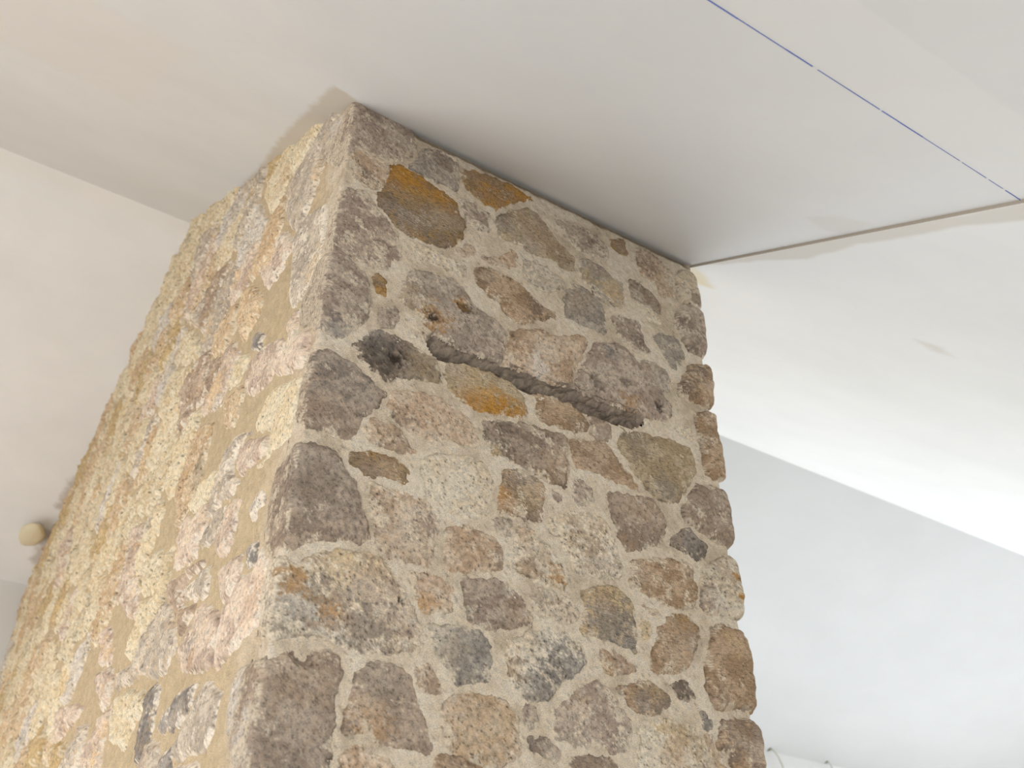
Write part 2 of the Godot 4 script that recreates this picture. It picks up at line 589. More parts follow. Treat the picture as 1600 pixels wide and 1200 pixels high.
func inside(p: Vector2, ring: PackedVector2Array) -> float:      # signed distance, positive inside
	var best := 1e9
	var within := false
	var n := ring.size()
	var b := ring[n - 1]
	for i in n:
		var a := ring[i]
		var e := b - a
		var w := p - a
		var t := clampf(w.dot(e) / e.length_squared(), 0.0, 1.0)
		best = minf(best, (w - e * t).length_squared())
		if (a.y > p.y) != (b.y > p.y) and p.x < e.x * (p.y - a.y) / e.y + a.x:
			within = not within
		b = a
	return sqrt(best) if within else -sqrt(best)


func rounded(ring: PackedVector2Array, cut := 0.22) -> PackedVector2Array:
	var out := PackedVector2Array()
	for i in ring.size():
		var a := ring[i]
		var b := ring[(i + 1) % ring.size()]
		out.append(a.lerp(b, cut))
		out.append(a.lerp(b, 1.0 - cut))
	return out


func tone(r: int, g: int, b: int) -> Color:
	return Color8(r, g, b).srgb_to_linear()


# letters for kinds of stone: two body colours and the material
var KIND := {
	"M": [tone(166, 148, 133), tone(192, 175, 157), "smooth"],      # mauve grey
	"R": [tone(156, 137, 119), tone(178, 159, 140), "smooth"],      # warm brown grey
	"B": [tone(165, 138, 110), tone(192, 166, 138), "veined"],       # brown
	"T": [tone(194, 168, 142), tone(210, 188, 164), "pitted"],      # pinkish tan
	"C": [tone(216, 198, 172), tone(225, 212, 191), "pitted"],      # cream
	"O": [tone(176, 142, 92), tone(160, 134, 106), "veined"],        # ochre
	"G": [tone(160, 149, 135), tone(182, 170, 154), "smooth"],      # grey
	"D": [tone(124, 110, 97), tone(156, 141, 125), "pitted"],        # dark
	"V": [tone(172, 151, 120), tone(190, 171, 142), "veined"],      # olive tan
	"X": [tone(134, 127, 120), tone(164, 156, 147), "smooth"],      # blue grey
	"Y": [tone(209, 184, 144), tone(199, 174, 140), "veined"],      # honey
	"E": [tone(190, 138, 62), tone(174, 126, 62), "veined"],        # rust orange
	"K": [tone(52, 44, 37), tone(66, 57, 49), "pitted"],            # hole
	"L": [tone(232, 224, 212), tone(222, 211, 196), "pitted"],      # lime
}


func stone_name() -> String:
	stone_count += 1
	return "stone" if stone_count == 1 else "stone_%03d" % (stone_count - 1)


# one stone: kind, share of lime on it, how far it stands proud (mm), outline s,y (mm), patches [kind, s, y, radius, strength]
func cut_stone(kind: String, lime: float, proud: int, outline: Array, patches: Array, fill := PackedVector2Array()) -> void:
	var ring := PackedVector2Array()
	for k in range(0, outline.size(), 2):
		ring.append(Vector2(outline[k], outline[k + 1]) * 0.001)
	if fill.size():
		ring = fill
	var lo := ring[0]
	var hi := ring[0]
	for p in ring:
		lo = lo.min(p)
		hi = hi.max(p)
	laid.append([ring, Rect2(lo, hi - lo)])
	ring = rounded(ring, 0.13)
	var far := -hi.x
	var step := 0.003 if far < -0.04 else clampf(0.0042 + 0.002 * maxf(far, 0.0), 0.0042, 0.011)
	if hi.y < -1.85 and hi.x > 0:
		step = 0.012
	var pad := 0.016 if far < 0.5 else 0.026
	var s0 := lo.x - pad
	var y0 := lo.y - pad
	var ns := int(ceil((hi.x - lo.x + 2.0 * pad) / step)) + 1
	var ny := int(ceil((hi.y - lo.y + 2.0 * pad) / step)) + 1
	var off := Vector2(rng.randf_range(-40, 40), rng.randf_range(-40, 40))
	var lean := Vector2(rng.randf_range(-0.05, 0.05), rng.randf_range(-0.05, 0.05)) * (1.0 if proud > 6 else 0.4)
	var mid := (lo + hi) * 0.5
	var front := hi.x > 0.0
	var side_wall := hi.x < 0.0
	var high := proud * (0.00045 if front and hi.x < WIDE else 0.0007 if side_wall else 0.001)
	var bend := 0.005 + high * 0.35
	var swell := 0.006 if front else 0.0
	var bumpy := 0.6 if front else lerpf(0.4, 1.0, clampf(far / 1.4, 0.0, 1.0))
	var body: Array = KIND[kind]
	var c_a: Color = body[0]
	var c_b: Color = body[1]
	var vary := rng.randf_range(0.94, 1.06)
	var c_dark := c_a * 0.5
	var c_lime := tone(218, 203, 180) if front else tone(232, 221, 204)
	var c_hole := tone(70, 60, 50)
	var calm := 0.5 if side_wall else 1.0
	var spots := []
	for q in patches:
		spots.append([KIND[q[0]][0], KIND[q[0]][1], Vector2(q[1], q[2]) * 0.001, 1000.0 / q[3], q[4], q[0] == "K"])
	var v := PackedVector3Array()
	var c := PackedColorArray()
	var near := PackedFloat32Array()
	v.resize(ns * ny)
	c.resize(ns * ny)
	near.resize(ns * ny)
	var rough_kind: float = {"D": 1.5, "B": 1.25, "C": 1.0, "T": 1.1, "M": 0.9, "G": 0.8, "R": 0.9}.get(kind, 1.0)
	var pale: float = {"M": 1.6, "G": 1.5, "R": 1.35, "X": 1.25, "T": 1.25, "C": 1.2, "Y": 1.1}.get(kind, 1.0) if side_wall else 1.0      # the long side's brighter light is put into its stone colour
	var crust := 0.5 if front and lo.x < 0.0 else 0.0      # lime left on the returns of the corner stones
	for j in ny:
		var y := y0 + j * step
		for i in ns:
			var s := s0 + i * step
			var at := j * ns + i
			var p := Vector2(s, y)
			var px := s + off.x
			var py := y + off.y
			var e1 := n_edge.get_noise_2d(px * 24.0, py * 24.0)
			var d := inside(p, ring) + swell + e1 * (0.011 if front else 0.005)
			near[at] = d
			if d > 0.016 and s > -0.12 and y < 0.2 and y > -2.55:
				buried[int((y + 2.6) / 0.006) * 320 + int((s + 0.3) / 0.006)] = 1
			if d < -pad * 1.6:
				continue
			var f1 := n_fine.get_noise_2d(px * 70.0, py * 70.0)
			var f2 := n_fine.get_noise_2d(py * 190.0, px * 190.0)
			var m1 := n_mid.get_noise_2d(px * 21.0, py * 26.0)
			var b1 := n_big.get_noise_2d(px * 7.0 + m1 * 0.25, py * 9.0)
			var dd := maxf(d, 0.0)
			var grow := 1.0 - exp(-dd / bend)
			var h := high * grow + (p - mid).dot(lean) * grow
			h += ((n_shape.get_noise_2d(px * 9.0, py * 9.0) * (0.0035 + high * 0.28) + m1 * (0.0016 + high * 0.12) * rough_kind) * grow + f1 * 0.0011 * rough_kind) * bumpy
			var hollow := 0.0
			if side_wall or s < -0.03:
				hollow = smoothstep(0.10, 0.02, absf(n_mid.get_noise_2d(px * 9.0, py * 6.0))) * clampf((-s - 0.1) * 0.8, 0.0, 1.0) * 0.6
				h += (f1 * 0.0018 + (absf(n_mid.get_noise_2d(px * 9.0, py * 6.0)) - 0.15) * 0.026 + n_mid.get_noise_2d(px * 40.0, py * 34.0) * 0.006) * clampf((-s - 0.1) * 0.8, 0.0, 1.0)
			if d < 0.0:
				h += d * 0.9
				if front and s > 0.2 and s < 1.0 and y < -0.62 and y > -0.9 and inside(p, slot_shape) > 0.003:
					near[at] = -1.0
					continue
			# colour
			var t := smoothstep(-0.28, 0.28, b1 + (0.55 * m1 + 0.25 * f1) * calm)
			var col := c_a.lerp(c_b, t)
			for q in spots:
				var r := ((p - q[2]) as Vector2).length() * (q[3] as float)
				var k: float = smoothstep(1.15, 0.6, r + 0.9 * m1 + 0.6 * f1 + 0.6 * f2 + 0.25 * e1) * q[4]
				if k > 0.0:
					col = col.lerp((q[0] as Color).lerp(q[1], t), k)
					if q[5]:
						h -= 0.009 * k
			var dark := smoothstep(0.30, 0.75, n_mid.get_noise_2d(py * 17.0 + 9.0, px * 17.0) + 0.5 * f1) * 0.35 * calm
			col = col.lerp(c_dark, dark)
			var rim := 0.5 * exp(-dd / 0.012)
			var lm := smoothstep(0.0, 0.13, n_big.get_noise_2d(px * 13.0 + 3.0, py * 13.0) * 0.75 + m1 * 0.35 + f2 * 0.36 + f1 * 0.22 + rim + lime * 1.0 - 0.72 + (crust if s < 0.0 else 0.0))
			col = col.lerp(c_lime, lm * (0.72 + 0.28 * f1))
			var pit := 0.0
			if f1 + f2 < -0.55:
				pit = smoothstep(-0.55, -0.85, f1 + f2) * (0.8 if body[2] == "pitted" else 0.55)
				col = col.lerp(c_hole, pit)
				h -= 0.0025 * pit
			# hair cracks, pale veins and the seam where the mortar has let go
			var v1 := n_big.get_noise_2d(px * 8.0 + 31.0, py * 8.0) + 0.22 * m1
			var where := n_shape.get_noise_2d(px * 6.0 + 17.0, py * 6.0)
			var hair := smoothstep(0.030, 0.0, absf(v1)) * smoothstep(0.02, 0.22, where) * calm
			col = col.lerp(c_dark * 0.8, hair * 0.6)
			h -= 0.0018 * hair
			if hollow > 0.0:      # golden mortar left in the hollows of the rough side
				col = col.lerp(tone(188, 158, 114), hollow)
			var vein := smoothstep(0.035, 0.0, absf(v1 - 0.24)) * smoothstep(0.0, 0.25, -where)
			col = col.lerp(c_lime, vein * 0.7)
			var seam := exp(-pow((d - 0.001) / 0.0032, 2.0)) * smoothstep(0.02, 0.34, n_shape.get_noise_2d(px * 11.0, py * 11.0 + 5.0)) * calm
			col = col.lerp(c_hole, seam * 0.55)
			h -= 0.002 * seam
			col *= vary * (1.0 + 0.15 * f1 + 0.15 * f2)
			v[at] = skin(s, y, h)
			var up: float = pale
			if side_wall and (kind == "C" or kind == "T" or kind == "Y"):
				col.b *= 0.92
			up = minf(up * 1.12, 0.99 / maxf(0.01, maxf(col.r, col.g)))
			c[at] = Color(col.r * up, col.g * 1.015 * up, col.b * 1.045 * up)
	var idx := PackedInt32Array()
	var use := PackedInt32Array()
	use.resize(ns * ny)
	use.fill(-1)
	var v2 := PackedVector3Array()
	var c2 := PackedColorArray()
	for j in ny - 1:
		for i in ns - 1:
			var a := j * ns + i
			if maxf(maxf(near[a], near[a + 1]), maxf(near[a + ns], near[a + ns + 1])) < -pad or minf(minf(near[a], near[a + 1]), minf(near[a + ns], near[a + ns + 1])) < -pad * 1.6:
				continue
			if y0 + (j + 0.5) * step > skin_top(s0 + (i + 0.5) * step) + 0.008:
				continue
			for k in [a, a + ns, a + 1, a + 1, a + ns, a + ns + 1]:
				if use[k] < 0:
					use[k] = v2.size()
					v2.append(v[k])
					c2.append(c[k])
				idx.append(use[k])
	if idx.size():
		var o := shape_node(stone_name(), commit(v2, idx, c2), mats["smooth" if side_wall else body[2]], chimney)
		var look: String = {"O": "rust ochre stone", "D": "dark grey stone", "X": "blue grey stone", "V": "olive tan stone"}.get(kind, "")
		if look:
			o.set_meta("label", look)


# a sheet of mortar over s0..s1, y0..y1
func mortar_sheet(s0: float, s1: float, y0: float, step: float, called := "mortar") -> void:
	var ns := int(ceil((s1 - s0) / step)) + 1
	var top := -9.0
	for i in ns:
		top = maxf(top, skin_top(lerpf(s0, s1, float(i) / (ns - 1))))
	var ny := int(ceil((top - y0) / step)) + 2
	var v := PackedVector3Array()
	var c := PackedColorArray()
	v.resize(ns * ny)
	c.resize(ns * ny)
	var warm := tone(219, 202, 178)
	var pale := tone(227, 213, 192)
	var cool := tone(200, 183, 159)
	var cut := PackedByteArray()
	cut.resize(ns * ny)
	for j in ny:
		var y := y0 + j * step
		for i in ns:
			var s := lerpf(s0, s1, float(i) / (ns - 1))
			var at := j * ns + i
			var b1 := n_big.get_noise_2d(s * 5.0 + 70.0, y * 5.0)
			var m1 := n_mid.get_noise_2d(s * 22.0 + 70.0, y * 22.0)
			var f1 := n_fine.get_noise_2d(s * 80.0 + 70.0, y * 80.0)
			var h := (-0.001 + b1 * 0.003 + m1 * 0.0026 + f1 * 0.0009) if s > -0.03 else (-0.003 + b1 * 0.006 + m1 * 0.007 + f1 * 0.0035)
			if s > -0.09 and s < WIDE + 0.09 and y < 0.2 and buried[int((y + 2.6) / 0.006) * 320 + int((s + 0.3) / 0.006)]:
				h -= 0.016
			var gap := skin_top(s) - y
			if s > 0.0 and s < WIDE:
				h -= 0.022 * smoothstep(0.022, 0.006, gap)
			var col := warm.lerp(pale, smoothstep(-0.1, 0.5, b1 + m1 * 0.7)).lerp(cool, smoothstep(0.05, 0.55, -b1 - m1 * 0.6))
			if s > 0.0 and s < WIDE:      # sealant brown, with the ceiling's shadow seam painted into the mortar
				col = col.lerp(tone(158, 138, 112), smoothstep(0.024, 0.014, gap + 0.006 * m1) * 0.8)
			col *= 1.0 + 0.12 * f1
			if f1 < -0.42:
				col = col.lerp(tone(120, 104, 84), smoothstep(-0.42, -0.62, f1) * 0.5)
			v[at] = skin(s, y, h)
			if s < -0.012:
				col = col.lerp(tone(211, 189, 153) * (0.96 + 0.16 * m1 + 0.18 * f1), smoothstep(0.012, 0.25, -s) * 0.85)
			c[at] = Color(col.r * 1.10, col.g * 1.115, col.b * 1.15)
			cut[at] = 1 if slot_shape.size() and s > 0.2 and s < 1.0 and y < -0.6 and y > -0.9 and inside(Vector2(s, y), slot_shape) > 0.0 else 0
	var idx := PackedInt32Array()
	for j in ny - 1:
		for i in ns - 1:
			var a := j * ns + i
			if cut[a] + cut[a + 1] + cut[a + ns] + cut[a + ns + 1] > 0:
				continue
			if y0 + j * step > skin_top(lerpf(s0, s1, (i + 0.5) / (ns - 1))) + 0.012:
				continue
			idx.append_array(PackedInt32Array([a, a + ns, a + 1, a + 1, a + ns, a + ns + 1]))
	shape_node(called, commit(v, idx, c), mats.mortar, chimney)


# the open slot between two courses: a rough stone underside, a back and a ledge
func slot_lining() -> void:
	var upper := PackedVector2Array([Vector2(269, -720), Vector2(289, -691), Vector2(311, -704), Vector2(357, -710), Vector2(402, -707), Vector2(477, -704), Vector2(574, -701), Vector2(638, -706), Vector2(709, -688), Vector2(736, -698), Vector2(831, -697), Vector2(918, -693), Vector2(936, -714)])
	var lower := PackedVector2Array([Vector2(270, -724), Vector2(281, -743), Vector2(305, -760), Vector2(332, -764), Vector2(377, -754), Vector2(432, -747), Vector2(488, -754), Vector2(545, -763), Vector2(613, -756), Vector2(697, -754), Vector2(764, -759), Vector2(821, -755), Vector2(892, -747), Vector2(936, -718)])
	for p in upper:
		slot_shape.append(p * 0.001)
	for k in range(lower.size() - 1, -1, -1):
		slot_shape.append(lower[k] * 0.001)
	var cu := Curve2D.new()
	var cl := Curve2D.new()
	for p in upper:
		cu.add_point(p * 0.001)
	for p in lower:
		cl.add_point(p * 0.001)
	var v := PackedVector3Array()
	var c := PackedColorArray()
	var idx := PackedInt32Array()
	var nt := 150
	var prof := [[0, 0.010], [0, 0.0], [0, -0.01], [0, -0.02], [0, -0.03], [0, -0.04], [0, -0.05], [0, -0.06], [0, -0.072], [0, -0.085], [0, -0.1], [1, -0.1], [1, -0.06], [1, -0.005]]
	var np := prof.size()
	var a_col := tone(156, 141, 126)
	var b_col := tone(196, 179, 158)
	for i in nt:
		var t := float(i) / (nt - 1)
		var u := cu.sample_baked(t * cu.get_baked_length())
		var l := cl.sample_baked(t * cl.get_baked_length())
		for k in np:
			var d: float = prof[k][1]
			var s := lerpf(u.x, l.x, float(prof[k][0]))
			var y := (u.y + 0.004 if prof[k][0] == 0 else l.y - 0.006)
			var m1 := n_mid.get_noise_2d(s * 16.0, d * 30.0 + 5.0)
			var f1 := n_fine.get_noise_2d(s * 60.0, d * 70.0 + 5.0)
			y += m1 * 0.012 + f1 * 0.004 + (d * 0.30 if prof[k][0] == 0 else 0.0)
			v.append(Vector3(s, TOP + y, d))
			var col := a_col.lerp(b_col, smoothstep(-0.3, 0.5, m1 + 0.5 * f1)) * (1.0 + 0.2 * f1)
			c.append(Color(col.r * 1.08, col.g * 1.08, col.b * 1.1))
	for i in nt - 1:
		for k in np - 1:
			var a := i * np + k
			idx.append_array(PackedInt32Array([a, a + np, a + 1, a + 1, a + np, a + np + 1]))
	var o := shape_node("slot_lining", commit(v, idx, c), mats.pitted, chimney)
	o.set_meta("label", "dark rough underside of the long open slot")


# fills s0..s1, y0..y1 with irregular stones round those already laid
func fill_stones(s0: float, s1: float, y0: Callable, y1: Callable, ds: float, dy: float, kinds: String, proud: Vector2) -> void:
	var seeds := PackedVector2Array()
	var low := 9.0
	var top := -9.0
	for k in 21:
		var s := lerpf(s0, s1, k / 20.0)
		low = minf(low, y0.call(s))
		top = maxf(top, y1.call(s))
	var row := 0
	var y := low
	while y < top + dy:
		var s := s0 + (0.5 if row % 2 else 0.0) * ds
		while s < s1:
			var p := Vector2(s + rng.randf_range(-0.36, 0.36) * ds, y + rng.randf_range(-0.34, 0.34) * dy)
			if p.y > y0.call(p.x) and p.y < y1.call(p.x) + 0.1:
				seeds.append(p)
			s += ds * rng.randf_range(0.7, 1.3)
		y += dy
		row += 1
	var old := laid.duplicate()
	for i in seeds.size():
		var p := seeds[i]
		var taken := false
		for l in old:
			if (l[1] as Rect2).grow(0.02).has_point(p) and inside(p, l[0]) > -0.02:
				taken = true
				break
		if taken:
			continue
		var w := ds * 0.85
		var cell := PackedVector2Array([p + Vector2(-w, -w), p + Vector2(w, -w), p + Vector2(w, w), p + Vector2(-w, w)])
		for j in seeds.size():
			if j == i or seeds[j].distance_squared_to(p) > 4.0 * w * w:
				continue
			cell = half(cell, (seeds[j] + p) * 0.5, p - seeds[j])
			if cell.size() < 3:
				break
		cell = half(cell, Vector2(s0, 0), Vector2(1, 0))
		cell = half(cell, Vector2(s1, 0), Vector2(-1, 0))
		if cell.size() < 3:
			continue
		var shrunk := Geometry2D.offset_polygon(cell, -rng.randf_range(0.010, 0.026), Geometry2D.JOIN_ROUND)
		if shrunk.is_empty():
			continue
		cell = shrunk[0]
		var box := Rect2(cell[0], Vector2.ZERO)
		for q in cell:
			box = box.expand(q)
		for l in old:
			if not box.intersects((l[1] as Rect2).grow(0.03)):
				continue
			var grown := Geometry2D.offset_polygon(l[0], 0.02, Geometry2D.JOIN_ROUND)
			var left := Geometry2D.clip_polygons(cell, grown[0]) if grown.size() else []
			var best := PackedVector2Array()
			for q in left:
				if area_of(q) > area_of(best):
					best = q
			cell = best
			if cell.size() < 3:
				break
		if cell.size() < 3 or area_of(cell) < 0.004:
			continue
		var mid := Vector2.ZERO
		for q in cell:
			mid += q / cell.size()
		var pool := kinds if mid.x > 0.0 or rng.randf() * 2.6 < -mid.x else "MGMTMGCRM"      # greyer stone towards the corner
		var kind := pool[rng.randi() % pool.length()]
		var spots := []
		if rng.randf() < 0.75:
			spots.append(["XYTYMCYC"[rng.randi() % 8], int((mid.x + rng.randf_range(-0.08, 0.08)) * 1000.0), int((mid.y + rng.randf_range(-0.07, 0.07)) * 1000.0), 60, rng.randf_range(0.35, 0.7)])
		cut_stone(kind, rng.randf_range(0.2, 0.55), int(rng.randf_range(proud.x, proud.y)), [], spots, cell)


func half(ring: PackedVector2Array, at: Vector2, keep: Vector2) -> PackedVector2Array:
	var out := PackedVector2Array()
	for i in ring.size():
		var a := ring[i]
		var b := ring[(i + 1) % ring.size()]
		var da := (a - at).dot(keep)
		var db := (b - at).dot(keep)
		if da >= 0.0:
			out.append(a)
		if da * db < 0.0:
			out.append(a.lerp(b, da / (da - db)))
	return out


func area_of(ring: PackedVector2Array) -> float:
	var sum := 0.0
	for i in ring.size():
		sum += ring[i].cross(ring[(i + 1) % ring.size()])
	return absf(sum) * 0.5


func build_chimney() -> void:
	chimney = tag(group_node("chimney"), "broad rough rubble stone chimney with pale mortar joints, rising into the white gable ceiling", "chimney")
	buried.resize(320 * 480)
	slot_lining()
	lay_front()
	lay_side()
	fill_stones(0.03, WIDE - 0.03, func(_s): return -2.25, func(_s): return -1.68, 0.25, 0.19, "RMTBG", Vector2(7, 11))
	fill_stones(BACK_Z + 0.01, -0.06, func(s): return -2.12 - 0.3 * s, skin_top, 0.315, 0.235, "CTCYTCCLCYTCM", Vector2(11, 24))
	mortar_sheet(-0.1, WIDE + 0.1, -2.3, 0.006)
	mortar_sheet(BACK_Z, -0.094, -2.3, 0.014, "mortar_001")
	mortar_sheet(WIDE + 0.094, WIDE - BACK_Z, -2.3, 0.03, "mortar_002")
	mortar_base()


# the lowest part of the chimney, down to the floor
func mortar_base() -> void:
	var st := SurfaceTool.new()
	st.append_from(box_mesh(Vector3(0.004, 0.0, BACK_Z), Vector3(WIDE - 0.004, TOP - 2.28, -0.004)), 0, Transform3D.IDENTITY)
	shape_node("mortar_003", st.commit(), plain_material("mortar_plain", Color(0.8, 0.745, 0.64), 0.95), chimney)


# stones of the front, as they lie in the wall
func lay_front() -> void:
	cut_stone("M", 0.35, 10, [10, -1, 85, 26, 168, 3, 187, -44, 185, -94, 131, -149, 83, -158, 37, -162, 11, -211, -62, -196, -187, -54, -222, 50, -128, 53, -23, 8], [["L", -106, 2, 46, 0.80]])
	cut_stone("G", 0.25, 9, [180, -154, 226, -46, 314, -26, 323, -75, 331, -162, 270, -154, 220, -156], [["R", 274, -56, 44, 0.60]])
	cut_stone("O", 0.12, 7, [352, -62, 389, -48, 492, -32, 581, -48, 528, -79, 461, -152, 440, -166, 393, -139, 354, -122], [["D", 371, -112, 34, 0.60], ["E", 446, -134, 61, 0.40], ["E", 543, -54, 61, 0.60]])
	cut_stone("O", 0.08, 11, [125, -188, 161, -161, 235, -180, 286, -188, 323, -205, 356, -273, 349, -331, 307, -389, 265, -395, 199, -400, 161, -386, 125, -354, 94, -324, 117, -275, 123, -234], [["E", 153, -186, 63, 0.75], ["E", 222, -188, 73, 0.55], ["E", 304, -224, 63, 0.60], ["D", 119, -329, 58, 0.70], ["D", 292, -376, 53, 0.60], ["D", 337, -296, 53, 0.60], ["X", 213, -340, 82, 0.45], ["V", 288, -299, 58, 0.50]])
	cut_stone("T", 0.50, 5, [13, -202, 38, -176, 94, -169, 122, -198, 114, -244, 88, -299, 57, -298, 25, -274], [["D", 60, -255, 24, 0.60]])
	cut_stone("M", 0.55, 9, [19, -333, 63, -323, 123, -379, 163, -415, 175, -443, 175, -509, 140, -553, 91, -557, 45, -559, 17, -570, -54, -508, -54, -412, -4, -380], [["R", 88, -477, 97, 0.50]])
	cut_stone("M", 0.65, 5, [336, -189, 388, -181, 436, -197, 432, -257, 411, -273, 370, -259, 354, -225], [])
	cut_stone("V", 0.20, 11, [457, -192, 500, -148, 570, -90, 610, -113, 644, -155, 681, -187, 722, -210, 722, -268, 675, -267, 642, -246, 602, -266, 559, -264, 533, -253, 473, -259], [["X", 472, -197, 53, 0.60], ["X", 610, -121, 53, 0.60], ["X", 565, -248, 53, 0.50], ["T", 598, -179, 97, 0.60], ["R", 709, -249, 58, 0.50]])
	cut_stone("T", 0.40, 4, [332, -388, 373, -342, 394, -350, 394, -374, 361, -391], [])
	cut_stone("C", 0.50, 5, [213, -415, 266, -411, 314, -427, 373, -425, 364, -463, 316, -460, 254, -458, 223, -474], [["R", 364, -447, 24, 0.70]])
	cut_stone("T", 0.35, 5, [420, -365, 471, -341, 512, -293, 527, -305, 523, -348, 492, -364, 447, -375], [["R", 430, -362, 29, 0.60]])
	cut_stone("G", 0.45, 7, [548, -307, 602, -296, 645, -306, 685, -324, 673, -354, 618, -392, 575, -389, 554, -352], [["G", 572, -312, 39, 0.80], ["C", 640, -345, 73, 0.60]])
	cut_stone("M", 0.55, 6, [661, -93, 715, -68, 798, -63, 845, -92, 859, -147, 817, -160, 735, -159, 694, -127], [["D", 782, -147, 53, 0.40]])
	cut_stone("O", 0.10, 6, [871, -59, 923, -38, 930, -69, 921, -99, 881, -95], [["R", 902, -79, 24, 0.70]])
	cut_stone("T", 0.35, 7, [969, -49, 1012, -32, 1054, -46, 1111, -73, 1114, -166, 1058, -206, 1032, -145, 976, -154], [["R", 1007, -84, 53, 0.60], ["C", 1101, -119, 48, 0.60]])
	cut_stone("C", 0.50, 18, [1141, -44, 1360, -34, 1360, -109, 1360, -201, 1134, -194, 1123, -127], [["R", 1185, -159, 29, 0.80]])
	cut_stone("G", 0.20, 8, [749, -208, 781, -187, 843, -207, 861, -229, 902, -216, 902, -318, 859, -325, 833, -293, 758, -288], [["Y", 869, -283, 58, 0.80], ["Y", 765, -264, 34, 0.50], ["M", 803, -201, 44, 0.60]])
	cut_stone("G", 0.40, 4, [791, -314, 822, -294, 848, -311, 829, -327], [])
	cut_stone("R", 0.20, 8, [936, -192, 973, -187, 1020, -211, 1044, -251, 1039, -277, 983, -265, 942, -261, 932, -241], [["D", 952, -205, 29, 0.50], ["C", 955, -255, 24, 0.60]])
	cut_stone("C", 0.55, 4, [953, -281, 994, -274, 1045, -306, 1010, -318, 969, -311], [])
	cut_stone("M", 0.40, 22, [1100, -281, 1126, -213, 1155, -192, 1360, -216, 1360, -274, 1360, -347, 1145, -386, 1121, -343], [["D", 1122, -292, 29, 0.60], ["M", 1179, -266, 34, 0.40], ["D", 1149, -355, 29, 0.60]])
	cut_stone("G", 0.20, 9, [694, -367, 729, -319, 774, -322, 822, -360, 826, -448, 768, -451, 713, -453, 685, -454], [["T", 738, -370, 44, 0.40], ["G", 792, -429, 58, 0.50]])
	cut_stone("M", 0.30, 7, [851, -378, 906, -360, 947, -346, 965, -411, 987, -453, 938, -458, 886, -446], [["D", 951, -436, 34, 0.70], ["R", 873, -392, 39, 0.50]])
	cut_stone("G", 0.40, 6, [1004, -382, 1048, -355, 1097, -358, 1118, -386, 1107, -434, 1070, -480, 1035, -428], [])
	cut_stone("B", 0.25, 10, [396, -424, 431, -402, 492, -399, 554, -416, 596, -442, 670, -473, 627, -481, 555, -534, 518, -535, 464, -500, 424, -479, 401, -456], [["D", 412, -430, 44, 0.50], ["D", 596, -461, 39, 0.60], ["D", 659, -468, 34, 0.40]])
	cut_stone("M", 0.30, 26, [217, -514, 253, -507, 327, -488, 361, -510, 387, -548, 459, -569, 495, -596, 486, -652, 477, -700, 402, -705, 356, -708, 311, -702, 286, -684, 239, -642, 189, -620, 195, -585], [["G", 322, -568, 133, 0.50], ["E", 359, -567, 24, 0.60], ["E", 281, -650, 44, 0.60], ["K", 280, -646, 17, 0.90], ["K", 369, -578, 19, 0.60], ["V", 201, -608, 48, 0.50]])
	cut_stone("O", 0.10, 4, [113, -588, 128, -580, 142, -580, 150, -608, 147, -630, 133, -628], [["D", 134, -605, 15, 0.70], ["E", 146, -620, 19, 0.50]])
	cut_stone("M", 0.50, 14, [-4, -571, 19, -557, 55, -575, 93, -604, 109, -652, 111, -698, 94, -745, 64, -796, 38, -817, 11, -811, -58, -747, -146, -691, -172, -615, -113, -574, -55, -545], [["D", 85, -690, 48, 0.40], ["X", 33, -801, 44, 0.70], ["M", 28, -626, 73, 0.40]])
	cut_stone("M", 0.30, 4, [150, -669, 176, -661, 190, -685, 184, -718, 147, -725], [])
	cut_stone("C", 0.50, 5, [223, -707, 248, -689, 270, -706, 259, -726, 233, -724], [["T", 249, -709, 19, 0.80]])
	cut_stone("D", 0.15, 9, [90, -813, 125, -754, 157, -740, 200, -746, 235, -751, 270, -759, 297, -773, 309, -826, 275, -834, 233, -842, 189, -874, 156, -864, 118, -848, 103, -830], [["X", 135, -775, 63, 0.50], ["K", 165, -828, 53, 0.35], ["V", 282, -808, 58, 0.60], ["K", 200, -808, 19, 0.80]])
	cut_stone("R", 0.20, 14, [-2, -870, 43, -856, 92, -872, 139, -894, 174, -917, 161, -948, 122, -998, 117, -1050, 104, -1068, 65, -1061, 25, -1067, -7, -1056, -54, -1021, -62, -956, -43, -906, -19, -869], [["X", 44, -888, 85, 0.35], ["X", 110, -915, 97, 0.30]])
	cut_stone("V", 0.20, 9, [324, -772, 377, -754, 432, -747, 488, -754, 545, -765, 564, -832, 508, -848, 453, -859, 408, -863, 376, -856, 345, -831, 329, -799], [["E", 408, -850, 53, 0.95], ["E", 462, -852, 58, 0.95], ["E", 517, -846, 48, 0.70], ["X", 351, -784, 44, 0.60], ["Y", 387, -785, 73, 0.40]])
	cut_stone("T", 0.30, 8, [197, -907, 248, -882, 321, -878, 374, -894, 401, -915, 425, -957, 421, -972, 386, -971, 343, -978, 286, -998, 252, -984, 211, -973, 188, -950], [["D", 227, -976, 34, 0.40]])
	cut_stone("T", 0.30, 7, [138, -1034, 157, -993, 189, -994, 222, -1004, 247, -1024, 257, -1046, 225, -1049, 186, -1054, 171, -1051, 155, -1048], [["D", 217, -1045, 48, 0.35]])
	cut_stone("O", 0.15, 8, [111, -1105, 151, -1083, 200, -1082, 236, -1086, 262, -1115, 256, -1131, 219, -1125, 178, -1130, 141, -1134, 121, -1125], [["D", 132, -1118, 44, 0.60], ["R", 170, -1122, 39, 0.50], ["Y", 215, -1111, 34, 0.40], ["D", 245, -1121, 24, 0.50]])
